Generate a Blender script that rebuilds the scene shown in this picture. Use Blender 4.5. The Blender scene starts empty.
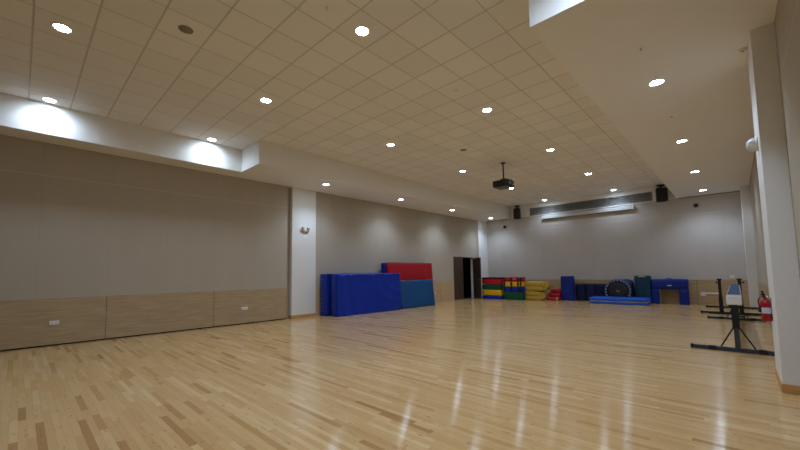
import bpy, bmesh, math, random
from mathutils import Vector, Matrix, noise

random.seed(7)
scn = bpy.context.scene
COL = scn.collection
PI = math.pi

# ------------------------------------------------------------------ measures (metres, floor at z = 0)
CEIL, SOFF = 4.964, 4.33
XL, XR, YB, YREAR = -10.66, 0.51, 18.46, -8.0

# ------------------------------------------------------------------ materials
def lin(c):
    return tuple((v / 12.92 if v <= 0.04045 else ((v + 0.055) / 1.055) ** 2.4) for v in c)

def rgb(r, g, b):
    return lin((r / 255, g / 255, b / 255)) + (1.0,)

class NT:
    def __init__(self, name):
        self.m = bpy.data.materials.new(name)
        self.m.use_nodes = True
        self.t = self.m.node_tree
        self.b = self.t.nodes['Principled BSDF']
    def n(self, typ, **kw):
        nd = self.t.nodes.new(typ)
        for k, v in kw.items():
            setattr(nd, k, v)
        return nd
    def l(self, a, b):
        self.t.links.new(a, b)
    def math(self, op, a, b=None, c=None):
        nd = self.n('ShaderNodeMath', operation=op)
        for i, v in enumerate((a, b, c)):
            if v is None:
                continue
            if isinstance(v, (int, float)):
                nd.inputs[i].default_value = v
            else:
                self.l(v, nd.inputs[i])
        return nd.outputs[0]
    def mix(self, fac, a, b):
        nd = self.n('ShaderNodeMix', data_type='RGBA')
        for sock, v in ((nd.inputs[0], fac), (nd.inputs[6], a), (nd.inputs[7], b)):
            if hasattr(v, 'is_output'):
                self.l(v, sock)
            else:
                sock.default_value = v
        return nd.outputs[2]
    def coords(self, kind='Object'):
        return self.n('ShaderNodeTexCoord').outputs[kind]
    def noise(self, vec, scale, detail=3, rough=0.5):
        nd = self.n('ShaderNodeTexNoise')
        nd.inputs['Scale'].default_value = scale
        nd.inputs['Detail'].default_value = detail
        nd.inputs['Roughness'].default_value = rough
        if vec is not None:
            self.l(vec, nd.inputs['Vector'])
        return nd.outputs['Fac']
    def ramp(self, fac, stops):
        nd = self.n('ShaderNodeValToRGB')
        e = nd.color_ramp.elements
        while len(e) < len(stops):
            e.new(0.5)
        for el, (p, c) in zip(e, stops):
            el.position = p
            el.color = c
        self.l(fac, nd.inputs[0])
        return nd.outputs[0]
    def bump(self, h, strength=0.2, dist=0.01):
        nd = self.n('ShaderNodeBump')
        nd.inputs['Strength'].default_value = strength
        nd.inputs['Distance'].default_value = dist
        self.l(h, nd.inputs['Height'])
        self.l(nd.outputs[0], self.b.inputs['Normal'])
    def scaled(self, vec, s):
        nd = self.n('ShaderNodeMapping')
        nd.inputs['Scale'].default_value = s
        self.l(vec, nd.inputs['Vector'])
        return nd.outputs[0]

def simple(name, col, rough=0.5, metal=0.0, var=0.08, nscale=14, bump=0.0, spec=0.5):
    m = NT(name)
    f = m.noise(m.coords(), nscale)
    a = tuple(v * (1 - var) for v in col[:3]) + (1,)
    b = tuple(min(1, v * (1 + var)) for v in col[:3]) + (1,)
    m.l(m.mix(f, a, b), m.b.inputs['Base Color'])
    m.b.inputs['Roughness'].default_value = rough
    m.b.inputs['Metallic'].default_value = metal
    m.b.inputs['Specular IOR Level'].default_value = spec
    if bump:
        m.bump(m.noise(m.coords(), nscale * 6, 4), bump, 0.004)
    return m.m

def emissive(name, col, strength):
    m = NT(name)
    m.b.inputs['Base Color'].default_value = (0.8, 0.8, 0.8, 1)
    m.b.inputs['Emission Color'].default_value = col
    m.b.inputs['Emission Strength'].default_value = strength
    return m.m

def floor_material():
    m = NT('maple_strip_floor')
    co = m.coords()
    sep = m.n('ShaderNodeSeparateXYZ'); m.l(co, sep.inputs[0])
    x, y = sep.outputs[0], sep.outputs[1]
    W, Ln = 0.058, 0.8
    yr = m.math('DIVIDE', y, W)
    row = m.math('FLOOR', yr)
    wn = m.n('ShaderNodeTexWhiteNoise', noise_dimensions='1D'); m.l(row, wn.inputs['W'])
    # staves of uneven length: the joint positions are warped along the row
    warp = m.n('ShaderNodeTexNoise', noise_dimensions='2D'); warp.inputs['Scale'].default_value = 1.0
    wv = m.n('ShaderNodeCombineXYZ'); m.l(m.math('MULTIPLY', x, 0.9), wv.inputs[0]); m.l(m.math('MULTIPLY', row, 7.31), wv.inputs[1])
    m.l(wv.outputs[0], warp.inputs['Vector'])
    xs = m.math('ADD', m.math('ADD', m.math('DIVIDE', x, Ln), m.math('MULTIPLY', wn.outputs['Value'], 17.0)), m.math('MULTIPLY', warp.outputs['Fac'], 1.6))
    colm = m.math('FLOOR', xs)
    cv = m.n('ShaderNodeCombineXYZ'); m.l(row, cv.inputs[0]); m.l(colm, cv.inputs[1])
    w2 = m.n('ShaderNodeTexWhiteNoise', noise_dimensions='2D'); m.l(cv.outputs[0], w2.inputs['Vector'])
    tone = m.ramp(w2.outputs['Value'], [(0.0, rgb(164, 120, 72)), (0.035, rgb(190, 147, 93)), (0.14, rgb(204, 165, 110)), (0.5, rgb(211, 174, 120)),
                                        (0.85, rgb(217, 182, 128)), (1.0, rgb(226, 195, 146))])
    grain = m.noise(m.scaled(co, (2.0, 34, 1)), 1.7, 4, 0.65)
    c1 = m.mix(m.math('MULTIPLY', grain, 0.4), tone, rgb(172, 124, 72))
    big = m.noise(co, 0.6, 3)
    c2 = m.mix(m.math('MULTIPLY', big, 0.2), c1, rgb(184, 146, 98))
    fleck = m.noise(m.scaled(co, (4.5, 22, 1)), 1.5, 3, 0.5)
    fl = m.n('ShaderNodeMapRange'); fl.inputs[1].default_value = 0.62; fl.inputs[2].default_value = 0.76
    m.l(fleck, fl.inputs[0])
    c2 = m.mix(m.math('MULTIPLY', fl.outputs[0], 0.7), c2, rgb(122, 80, 42))
    fy = m.math('FRACT', yr); fx = m.math('FRACT', xs)
    ey = m.math('LESS_THAN', m.math('MINIMUM', fy, m.math('SUBTRACT', 1.0, fy)), 0.02)
    ex = m.math('LESS_THAN', m.math('MINIMUM', fx, m.math('SUBTRACT', 1.0, fx)), 0.003)
    e = m.math('MULTIPLY', m.math('MAXIMUM', ey, ex), 0.3)
    m.l(m.mix(e, c2, rgb(120, 80, 44)), m.b.inputs['Base Color'])
    r = m.math('ADD', 0.115, m.math('MULTIPLY', m.noise(co, 2, 3), 0.06))
    m.l(r, m.b.inputs['Roughness'])
    m.b.inputs['Specular IOR Level'].default_value = 0.55
    # boards cup slightly across their width, so highlights stretch along y
    m.b.inputs['Anisotropic'].default_value = 0.82
    tg = m.n('ShaderNodeCombineXYZ'); tg.inputs[1].default_value = 1.0
    m.l(tg.outputs[0], m.b.inputs['Tangent'])
    wave = m.math('ADD', m.math('MULTIPLY', m.noise(m.scaled(co, (1.0, 4, 1)), 1.2, 1), 0.4), m.math('MULTIPLY', grain, 0.06))
    m.bump(wave, 0.12, 0.004)
    return m.m

def tile_material():
    m = NT('mineral_ceiling_tile')
    sep = m.n('ShaderNodeSeparateXYZ'); m.l(m.coords(), sep.inputs[0])
    def edge(v, off):
        u = m.math('FRACT', m.math('DIVIDE', m.math('SUBTRACT', v, off), 0.6))
        d = m.math('MINIMUM', u, m.math('SUBTRACT', 1.0, u))
        return d, m.math('FLOOR', m.math('DIVIDE', m.math('SUBTRACT', v, off), 0.6))
    dx, ix = edge(sep.outputs[0], -2.268 - 12.0)
    dy, iy = edge(sep.outputs[1], 4.1725 - 12.0)
    d = m.math('MINIMUM', m.math('ADD', dx, 0.005), dy)
    line = m.n('ShaderNodeMapRange'); line.inputs[1].default_value = 0.014; line.inputs[2].default_value = 0.027
    line.inputs[3].default_value = 1.0; line.inputs[4].default_value = 0.0
    m.l(d, line.inputs[0])
    cv = m.n('ShaderNodeCombineXYZ'); m.l(ix, cv.inputs[0]); m.l(iy, cv.inputs[1])
    wn = m.n('ShaderNodeTexWhiteNoise', noise_dimensions='2D'); m.l(cv.outputs[0], wn.inputs['Vector'])
    base = m.mix(wn.outputs['Value'], rgb(230, 228, 222), rgb(238, 236, 230))
    speck = m.noise(m.coords(), 90, 2)
    base = m.mix(m.math('MULTIPLY', speck, 0.15), base, rgb(200, 194, 182))
    m.l(m.mix(m.math('MULTIPLY', line.outputs[0], 0.42), base, rgb(136, 130, 118)), m.b.inputs['Base Color'])
    m.b.inputs['Roughness'].default_value = 0.85
    m.bump(m.math('SUBTRACT', 1.0, line.outputs[0]), 0.5, 0.008)
    return m.m

def fabric_wall_material(name, axis, base, seams_off, seam_z=3.62):
    """stretched fabric panels: vertical joints every 1.16 m along `axis`, one horizontal joint."""
    m = NT(name)
    co = m.coords()
    sep = m.n('ShaderNodeSeparateXYZ'); m.l(co, sep.inputs[0])
    u = m.math('FRACT', m.math('DIVIDE', m.math('SUBTRACT', sep.outputs[axis], seams_off - 116), 1.16))
    d = m.math('MINIMUM', u, m.math('SUBTRACT', 1.0, u))
    v = m.math('LESS_THAN', d, 0.005)
    hz = m.math('LESS_THAN', m.math('ABSOLUTE', m.math('SUBTRACT', sep.outputs[2], seam_z)), 0.009)
    weave = m.noise(m.scaled(co, (1, 1, 1)), 160, 3, 0.7)
    mot = m.noise(m.scaled(co, (1, 1, 0.35)), 2.4, 3)
    dk = tuple(c * 0.84 for c in base[:3]) + (1,)
    lt = tuple(min(1, c * 1.12) for c in base[:3]) + (1,)
    c = m.mix(m.math('ADD', m.math('MULTIPLY', weave, 0.6), m.math('MULTIPLY', mot, 0.4)), dk, lt)
    c = m.mix(m.math('MULTIPLY', v, 0.2), c, tuple(c_ * 0.62 for c_ in base[:3]) + (1,))
    c = m.mix(m.math('MULTIPLY', hz, 0.5), c, tuple(min(1, c_ * 1.4) for c_ in base[:3]) + (1,))
    m.l(c, m.b.inputs['Base Color'])
    m.b.inputs['Roughness'].default_value = 0.95
    m.b.inputs['Specular IOR Level'].default_value = 0.15
    m.bump(weave, 0.15, 0.004)
    return m.m

def wood_panel_material(name, axis, ca, cb, joint=2.32, off=1.41):
    m = NT(name)
    co = m.coords()
    sep = m.n('ShaderNodeSeparateXYZ'); m.l(co, sep.inputs[0])
    s = [1.2, 1.2, 14.0]
    s[axis] = 0.9
    g = m.noise(m.scaled(co, tuple(s)), 2.2, 5, 0.6)
    s2 = [2, 2, 60.0]; s2[axis] = 1.6
    g2 = m.noise(m.scaled(co, tuple(s2)), 2.0, 3, 0.6)
    f = m.math('ADD', m.math('MULTIPLY', g, 0.7), m.math('MULTIPLY', g2, 0.3))
    c = m.ramp(f, [(0.3, ca), (0.68, cb)])
    u = m.math('FRACT', m.math('DIVIDE', m.math('SUBTRACT', sep.outputs[axis], off - joint * 50), joint))
    d = m.math('MINIMUM', u, m.math('SUBTRACT', 1.0, u))
    c = m.mix(m.math('MULTIPLY', m.math('LESS_THAN', d, 0.0035), 0.6), c, rgb(60, 46, 34))
    m.l(c, m.b.inputs['Base Color'])
    m.b.inputs['Roughness'].default_value = 0.5
    m.bump(g2, 0.08, 0.003)
    return m.m

def vinyl(name, col, rough=0.42, var=0.12, bump=0.25):
    m = NT(name)
    co = m.coords()
    f = m.noise(co, 2.6, 4)
    a = tuple(v * (1 - var) for v in col[:3]) + (1,)
    b = tuple(min(1, v * (1 + var)) for v in col[:3]) + (1,)
    m.l(m.mix(f, a, b), m.b.inputs['Base Color'])
    m.b.inputs['Roughness'].default_value = rough
    m.b.inputs['Specular IOR Level'].default_value = 0.3
    h = m.math('ADD', m.noise(co, 5.0, 4, 0.55), m.math('MULTIPLY', m.noise(co, 160, 2), 0.03))
    m.bump(h, bump, 0.03)
    return m.m

def perforated(name, ca, cb, scale=70):
    m = NT(name)
    v = m.n('ShaderNodeTexVoronoi'); v.inputs['Scale'].default_value = scale
    v.inputs['Randomness'].default_value = 0.1
    m.l(m.coords(), v.inputs['Vector'])
    m.l(m.ramp(v.outputs['Distance'], [(0.3, ca), (0.45, cb)]), m.b.inputs['Base Color'])
    m.b.inputs['Roughness'].default_value = 0.6
    return m.m

def louvre_material():
    m = NT('louvre_aluminium')
    f = m.noise(m.scaled(m.coords(), (6, 1, 0.6)), 3, 2)
    m.l(m.mix(f, rgb(136, 135, 132), rgb(156, 155, 152)), m.b.inputs['Base Color'])
    m.b.inputs['Roughness'].default_value = 0.45
    m.b.inputs['Metallic'].default_value = 0.15
    return m.m

FLOOR_M = floor_material()
TILE_M = tile_material()
SOFFIT_M = simple('soffit_paint', rgb(232, 231, 228), 0.7, var=0.02, nscale=3)
PLASTER_M = simple('column_white_paint', rgb(230, 230, 228), 0.6, var=0.02, nscale=4)
FABRIC_L = fabric_wall_material('fabric_left', 1, rgb(182, 172, 157), 1.41)
FABRIC_B = fabric_wall_material('fabric_back', 0, rgb(194, 187, 180), -4.9)
WOOD_L = wood_panel_material('oak_panel_left', 1, rgb(156, 134, 102), rgb(188, 166, 130))
WOOD_L2 = wood_panel_material('oak_panel_left_far', 1, rgb(176, 146, 112), rgb(208, 180, 144), off=0.2)
WOOD_B = wood_panel_material('oak_panel_back', 0, rgb(158, 132, 96), rgb(190, 164, 124), off=-1.2)
SKIRT_M = wood_panel_material('honey_skirting', 1, rgb(184, 132, 74), rgb(212, 164, 104), joint=9)
DARKGAP_M = simple('shadow_gap', rgb(24, 21, 18), 0.9)
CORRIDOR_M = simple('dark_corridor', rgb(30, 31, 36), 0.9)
DOOR_M = wood_panel_material('walnut_door', 2, rgb(62, 46, 36), rgb(84, 64, 50), joint=9)
STEEL_M = simple('brushed_steel', rgb(170, 170, 170), 0.32, metal=1.0)
WHITE_PL = simple('white_plastic', rgb(232, 232, 230), 0.4, var=0.02)
BLACK_PL = simple('black_plastic', rgb(22, 22, 24), 0.45)
BLACK_MESH = perforated('black_speaker_mesh', rgb(14, 14, 15), rgb(34, 34, 36))
GREY_MESH = perforated('grey_speaker_mesh', rgb(104, 100, 92), rgb(146, 140, 130), 110)
BLUE_V = vinyl('royal_blue_vinyl', rgb(4, 46, 162))
BLUE_END = vinyl('royal_blue_vinyl_end', rgb(4, 40, 138))
BLUE_FLAT = vinyl('bright_blue_vinyl', rgb(18, 82, 190))
TEAL_V = vinyl('petrol_blue_vinyl', rgb(18, 74, 128))
DEEP_TEAL = vinyl('dark_teal_vinyl', rgb(22, 62, 86))
NAVY_V = vinyl('navy_vinyl', rgb(6, 20, 66))
ARCH_V = vinyl('arch_blue_vinyl', rgb(10, 40, 128))
CUSH_V = vinyl('cushion_blue_vinyl', rgb(12, 38, 100))
RED_V = vinyl('red_vinyl', rgb(168, 22, 36))
REDB_V = vinyl('crimson_vinyl', rgb(196, 28, 42))
GREEN_V = vinyl('bottle_green_vinyl', rgb(16, 84, 62))
YELLOW_V = vinyl('yellow_vinyl', rgb(232, 184, 28))
YELLOW_SOFT = vinyl('mustard_yellow_vinyl', rgb(186, 154, 62), bump=0.4)
MAROON_V = vinyl('dark_maroon_suede', rgb(58, 20, 26), rough=0.8)
STRAP_M = simple('black_webbing', rgb(16, 16, 18), 0.8)
CREAM_M = simple('cream_foam', rgb(206, 188, 138), 0.8)
RED_PAINT = simple('red_enamel', rgb(150, 12, 24), 0.28, var=0.04)
BEAM_BLUE = simple('blue_suede', rgb(44, 66, 102), 0.85, var=0.06, bump=0.2)
BEAM_WHITE = simple('beam_white', rgb(226, 226, 224), 0.45, var=0.02)
FRAME_M = simple('slate_steel_tube', rgb(58, 68, 82), 0.4, metal=0.3)
FRAME_DK = simple('black_steel_tube', rgb(32, 34, 38), 0.45, metal=0.3)
TRAMP_BED = simple('trampoline_bed', rgb(20, 20, 22), 0.75)
PALE_LABEL = simple('pale_label', rgb(196, 200, 210), 0.6)
PINK_LABEL = simple('pinkish_label', rgb(206, 96, 104), 0.6)
BUNGEE_M = simple('grey_bungee', rgb(150, 156, 172), 0.7)
LOUVRE_M = louvre_material()
SCREEN_W = simple('screen_case_white', rgb(196, 198, 198), 0.5, var=0.01)
LIGHT_M = emissive('downlight_diffuser_glow', (0.66, 0.84, 1.0, 1), 75.0)

# ------------------------------------------------------------------ mesh builder
class MB:
    def __init__(self):
        self.bm = bmesh.new()
    def _merge(self, b2, mat=None):
        if mat is not None:
            bmesh.ops.transform(b2, matrix=mat, verts=b2.verts)
        me = bpy.data.meshes.new('tmp'); b2.to_mesh(me); b2.free()
        self.bm.from_mesh(me); bpy.data.meshes.remove(me)
        return self
    def box(self, lo, hi, bevel=0.0, seg=2, mat=None):
        b = bmesh.new(); bmesh.ops.create_cube(b, size=1)
        s = [h - l for l, h in zip(lo, hi)]; c = [(h + l) / 2 for l, h in zip(lo, hi)]
        bmesh.ops.scale(b, vec=s, verts=b.verts); bmesh.ops.translate(b, vec=c, verts=b.verts)
        if bevel:
            bmesh.ops.bevel(b, geom=list(b.edges), offset=bevel, segments=seg, affect='EDGES', profile=0.5)
        return self._merge(b, mat)
    def pad(self, lo, hi, r=0.03, wrinkle=0.008, bulge=0.0, seed=0.0, freq=2.5, cell=0.09, mat=None):
        """a soft upholstered block: rounded edges, slightly bulging faces, wrinkles."""
        b = bmesh.new()
        s = [h - l for l, h in zip(lo, hi)]; c = Vector([(h + l) / 2 for l, h in zip(lo, hi)])
        n = [max(2, min(34, int(round(v / cell)))) for v in s]
        vs = {}
        def vert(i, j, k):
            key = (i, j, k)
            if key not in vs:
                p = []
                for a, (ii, nn) in enumerate(zip(key, n)):
                    # edge loops kept close to the border so the rounding is tight
                    if ii == 0: t = 0.0
                    elif ii == nn: t = 1.0
                    else:
                        m_ = min(0.45, r / s[a])
                        t = m_ + (1 - 2 * m_) * (ii - 1) / max(1, nn - 2)
                    p.append((t - 0.5) * s[a])
                vs[key] = b.verts.new(p)
            return vs[key]
        for a in range(3):
            u, w = [q for q in range(3) if q != a]
            for side in (0, n[a]):
                for i in range(n[u]):
                    for j in range(n[w]):
                        ks = []
                        for di, dj in ((0, 0), (1, 0), (1, 1), (0, 1)):
                            key = [0, 0, 0]; key[a] = side; key[u] = i + di; key[w] = j + dj
                            ks.append(vert(*key))
                        b.faces.new(ks)
        bmesh.ops.recalc_face_normals(b, faces=b.faces)
        half = [v / 2 for v in s]
        for v in b.verts:
            p = v.co.copy()
            q = Vector([max(-(h - r), min(h - r, x)) if h > r else 0.0 for x, h in zip(p, half)])
            d = p - q
            if d.length > 1e-6:
                out = sum(1 for x, h in zip(p, half) if abs(x) > h - 1e-5)
                if out >= 2:
                    p = q + d.normalized() * r
            nrm = Vector([(1 if x > 0 else -1) if abs(x) > h - r * 0.5 else 0 for x, h in zip(p, half)])
            if nrm.length > 0:
                nrm.normalize()
            wv = noise.noise((p + c) * freq + Vector((seed, seed * 1.7, 0))) * wrinkle
            wv += noise.noise((p + c) * freq * 2.7 + Vector((seed * 2, 0, seed))) * wrinkle * 0.5
            fx = [1 - (abs(x) / h) ** 2 for x, h in zip(p, half)]
            bl = bulge * max(fx[0] * fx[1], fx[1] * fx[2], fx[0] * fx[2])
            v.co = p + nrm * (wv + bl) + c
        for f in b.faces: f.smooth = True
        return self._merge(b, mat)
    def cyl(self, p0, p1, r, r2=None, seg=20, cap=True, smooth=True):
        p0, p1 = Vector(p0), Vector(p1)
        b = bmesh.new()
        bmesh.ops.create_cone(b, cap_ends=cap, segments=seg, radius1=r, radius2=r if r2 is None else r2, depth=(p1 - p0).length)
        q = Vector((0, 0, 1)).rotation_difference((p1 - p0).normalized()).to_matrix().to_4x4()
        for f in b.faces:
            f.smooth = smooth and len(f.verts) == 4
        return self._merge(b, Matrix.Translation((p0 + p1) / 2) @ q)
    def bar(self, p0, p1, w, h=None, bevel=0.004):
        """square tube between two points."""
        p0, p1 = Vector(p0), Vector(p1); h = h or w
        b = bmesh.new(); bmesh.ops.create_cube(b, size=1)
        bmesh.ops.scale(b, vec=(w, h, (p1 - p0).length), verts=b.verts)
        bmesh.ops.bevel(b, geom=list(b.edges), offset=bevel, segments=2, affect='EDGES')
        z = (p1 - p0).normalized()
        x = Vector((1, 0, 0)) if abs(z.x) < 0.9 else Vector((0, 1, 0))
        y = z.cross(x).normalized(); x = y.cross(z)
        m = Matrix((x, y, z)).transposed().to_4x4()
        return self._merge(b, Matrix.Translation((p0 + p1) / 2) @ m)
    def lathe(self, prof, seg=28, mat=None):
        b = bmesh.new(); rings = []
        for r, z in prof:
            rings.append([b.verts.new((r * math.cos(2 * PI * i / seg), r * math.sin(2 * PI * i / seg), z)) for i in range(seg)] if r > 1e-6 else [b.verts.new((0, 0, z))])
        for a, c in zip(rings, rings[1:]):
            for i in range(seg):
                j = (i + 1) % seg
                if len(a) == 1 and len(c) == 1: continue
                if len(a) == 1: f = b.faces.new((a[0], c[j], c[i]))
                elif len(c) == 1: f = b.faces.new((a[i], a[j], c[0]))
                else: f = b.faces.new((a[i], a[j], c[j], c[i]))
                f.smooth = True
        bmesh.ops.recalc_face_normals(b, faces=b.faces)
        return self._merge(b, mat)
    def tube(self, pts, r, seg=10, closed=False):
        pts = [Vector(p) for p in pts]; b = bmesh.new(); rings = []
        n = len(pts); up = Vector((0.13, 0.21, 1)).normalized()
        for i, p in enumerate(pts):
            t = ((pts[(i + 1) % n] - pts[i - 1]) if closed else (pts[min(i + 1, n - 1)] - pts[max(i - 1, 0)])).normalized()
            x = t.cross(up)
            if x.length < 1e-3: x = t.cross(Vector((1, 0, 0)))
            x.normalize(); y = t.cross(x).normalized()
            rings.append([b.verts.new(p + (x * math.cos(2 * PI * k / seg) + y * math.sin(2 * PI * k / seg)) * r) for k in range(seg)])
        for i in range(n if closed else n - 1):
            a, c = rings[i], rings[(i + 1) % n]
            for k in range(seg):
                f = b.faces.new((a[k], a[(k + 1) % seg], c[(k + 1) % seg], c[k])); f.smooth = True
        if not closed:
            b.faces.new(rings[0]); b.faces.new(rings[-1])
        bmesh.ops.recalc_face_normals(b, faces=b.faces)
        return self._merge(b)
    def prism(self, poly, axis, a, c, bevel=0.0):
        """extrude a 2-D outline along axis (0 x, 1 y, 2 z) from a to c."""
        b = bmesh.new()
        def p3(p, t):
            q = list(p); q.insert(axis, t); return q
        lo = [b.verts.new(p3(p, a)) for p in poly]; hi = [b.verts.new(p3(p, c)) for p in poly]
        n = len(poly)
        b.faces.new(lo); b.faces.new(hi)
        for i in range(n):
            b.faces.new((lo[i], lo[(i + 1) % n], hi[(i + 1) % n], hi[i]))
        bmesh.ops.recalc_face_normals(b, faces=b.faces)
        if bevel:
            bmesh.ops.bevel(b, geom=list(b.edges), offset=bevel, segments=2, affect='EDGES')
        return self._merge(b)
    def build(self, name, mat, parent=None, loc=None):
        me = bpy.data.meshes.new(name); self.bm.to_mesh(me); self.bm.free()
        me.materials.append(mat)
        o = bpy.data.objects.new(name, me); COL.objects.link(o)
        if loc is not None: o.location = loc
        if parent is not None: o.parent = parent
        return o

def struct(name, mb, mat, parent=None):
    o = mb.build(name, mat, parent); o['kind'] = 'structure'; return o

def tag(o, label, cat, group=None):
    o['label'] = label; o['category'] = cat
    if group: o['group'] = group
    return o

def thing(name, label, cat, loc=(0, 0, 0), rotz=0.0, group=None):
    o = bpy.data.objects.new(name, None); COL.objects.link(o)
    o.empty_display_size = 0.1
    o.location = loc; o.rotation_euler = (0, 0, rotz)
    return tag(o, label, cat, group)

def dup(root, loc, label=None, rotz=None):
    r = root.copy(); COL.objects.link(r); r.location = loc
    if rotz is not None: r.rotation_euler = (0, 0, rotz)
    if label: r['label'] = label
    for ch in list(root.children):
        c = ch.copy(); COL.objects.link(c); c.parent = r
        for g in ch.children:
            d = g.copy(); COL.objects.link(d); d.parent = c
    return r

# ------------------------------------------------------------------ the room
struct('floor', MB().box((-14.0, YREAR, -0.12), (XR + 0.4, YB + 0.3, 0.0)), FLOOR_M)
struct('ceiling', MB().box((-12.0, YREAR, CEIL), (XR + 0.4, YB + 0.3, CEIL + 0.1)), TILE_M)

# dropped plaster soffits along both long walls, each with a step back beside the near pockets
struct('ceiling_soffit_left', MB().prism([(-11.2, YREAR), (-10.01, YREAR), (-10.01, 4.15), (-8.93, 4.15), (-8.93, YB), (-11.2, YB)], 2, SOFF, CEIL - 0.001), SOFFIT_M)
struct('ceiling_soffit_right', MB().prism([(XR + 0.3, YREAR), (-0.42, YREAR), (-0.42, 4.04), (-1.625, 4.04), (-1.625, YB), (XR + 0.3, YB)], 2, SOFF, CEIL - 0.001), SOFFIT_M)

# left wall: a fabric partition up to a recess, a white column, then a plain fabric wall to the far corner
struct('wall_left_partition', MB().box((XL - 0.1, YREAR, 1.0), (XL, 5.94, SOFF)), FABRIC_L)
struct('trim_1', MB().box((XL - 0.1, YREAR, 0.03), (XL + 0.004, 5.94, 1.0)), WOOD_L)
struct('trim_2', MB().box((XL - 0.1, YREAR, 0.0), (XL - 0.03, 5.94, 0.03)), DARKGAP_M)
struct('wall_left_recess', MB().box((XL - 0.5, YREAR, 0.0), (XL - 0.14, 6.3, SOFF)), FABRIC_L)
struct('column_left', MB().box((-11.2, 6.10, 0.0), (-10.64, 7.01, SOFF), 0.006), PLASTER_M)
struct('baseboard_column_left', MB().box((-11.1, 6.088, 0.0), (-10.625, 7.022, 0.1), 0.004), SKIRT_M)
D0, D1, DH = 15.3, 17.15, 2.225
wl = MB()
wl.box((XL - 0.13, 7.01, 0.98), (XL, D0, SOFF)).box((XL - 0.13, D0, DH), (XL, D1, SOFF)).box((XL - 0.13, D1, 0.98), (XL, YB, SOFF))
struct('wall_left', wl, FABRIC_L)
struct('trim_3', MB().box((XL - 0.13, 7.01, 0.0), (XL + 0.006, D0, 0.98)).box((XL - 0.13, D1, 0.0), (XL + 0.006, YB, 0.98)), WOOD_L2)
struct('column_far_left', MB().box((-10.9, 17.5, 0.0), (-10.45, YB, SOFF), 0.006), PLASTER_M)

# back wall: fabric below the soffit line, wood wainscot, white bulkhead above
struct('wall_back', MB().box((-11.2, YB, 0.98), (XR + 0.3, YB + 0.25, SOFF - 0.02)), FABRIC_B)
struct('trim_4', MB().box((-11.2, YB - 0.006, 0.0), (XR + 0.3, YB + 0.25, 0.98)), WOOD_B)
struct('trim_5', MB().box((-8.93, YB - 0.03, SOFF - 0.02), (-1.625, YB + 0.25, CEIL)), SOFFIT_M)

# right wall with its two columns
struct('wall_right', MB().box((XR, YREAR, 0.98), (XR + 0.25, YB, SOFF)), FABRIC_L)
struct('trim_6', MB().box((XR - 0.006, YREAR, 0.0), (XR + 0.25, YB, 0.98)), WOOD_L)
struct('column_right', MB().box((0.30, 6.01, 0.0), (XR + 0.2, 6.97, SOFF), 0.006), PLASTER_M)
struct('baseboard_column_right', MB().box((0.288, 5.996, 0.0), (XR + 0.1, 6.984, 0.1), 0.004), SKIRT_M)
struct('column_far_right', MB().box((0.27, 17.5, 0.0), (XR + 0.2, YB, SOFF), 0.006), PLASTER_M)
# the end of the hall behind the camera
struct('wall_rear', MB().box((-11.2, YREAR - 0.2, 0.0), (XR + 0.3, YREAR, CEIL + 0.1)), FABRIC_B)

# double door in the left wall, far leaf pushed open into the hall
door = bpy.data.objects.new('door_1', None); COL.objects.link(door); door.location = (XL, 0, 0); door['kind'] = 'structure'
fr = MB()
fr.box((-0.13, D0 - 0.001, 0), (0.012, D0 + 0.035, DH), 0.003).box((-0.13, D0, DH - 0.04), (0.012, D1, DH + 0.001), 0.003)
struct('door_frame', fr, DOOR_M, door)
struct('door_jamb', MB().box((-0.132, D1 - 0.012, 0), (0.006, D1 + 0.02, DH)), PLASTER_M, door)
leaf = struct('door_leaf', MB().box((-0.035, D0 + 0.036, 0.01), (0.012, 16.17, DH - 0.04), 0.003), DOOR_M, door)
struct('door_edge', MB().box((-0.04, 16.17, 0.01), (0.0, 16.19, DH - 0.04)), DARKGAP_M, leaf)
ang = math.radians(56)
leaf2 = MB().box((0, -0.93, 0.01), (0.045, 0, DH - 0.04), 0.003).build('door_leaf', DOOR_M, door)
leaf2.location = (0.005, D1 - 0.005, 0); leaf2.rotation_euler = (0, 0, ang); leaf2['kind'] = 'structure'
h = MB().cyl((0.0, -0.86, 1.02), (-0.06, -0.86, 1.02), 0.012).cyl((-0.055, -0.86, 1.02), (-0.055, -0.73, 1.02), 0.011).build('door_handle', STEEL_M, leaf2)
h['kind'] = 'structure'
cl = MB().box((-0.06, -0.32, DH - 0.13), (0.0, -0.08, DH - 0.06), 0.008).bar((-0.05, -0.2, DH - 0.05), (-0.12, 0.02, DH - 0.05), 0.02).build('door_closer', STEEL_M, leaf2)
cl['kind'] = 'structure'
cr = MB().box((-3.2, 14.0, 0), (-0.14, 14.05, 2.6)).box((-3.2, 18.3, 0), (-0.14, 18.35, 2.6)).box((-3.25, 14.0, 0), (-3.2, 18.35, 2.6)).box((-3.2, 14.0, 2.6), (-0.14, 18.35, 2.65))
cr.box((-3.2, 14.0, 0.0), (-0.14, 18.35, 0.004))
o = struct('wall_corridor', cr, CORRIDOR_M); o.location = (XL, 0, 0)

# ------------------------------------------------------------------ downlights
def lamp(x, y, z, power, wide=False):
    li = bpy.data.lights.new('downlight_lamp', 'SPOT')
    li.energy = power; li.color = (0.63, 0.78, 1.0)
    li.spot_size = math.radians(164 if wide else 132); li.spot_blend = 1.0 if wide else 0.75; li.shadow_soft_size = 0.07
    lo = bpy.data.objects.new('downlight_lamp', li); COL.objects.link(lo)
    lo.location = (x, y, z)
    return lo

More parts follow.
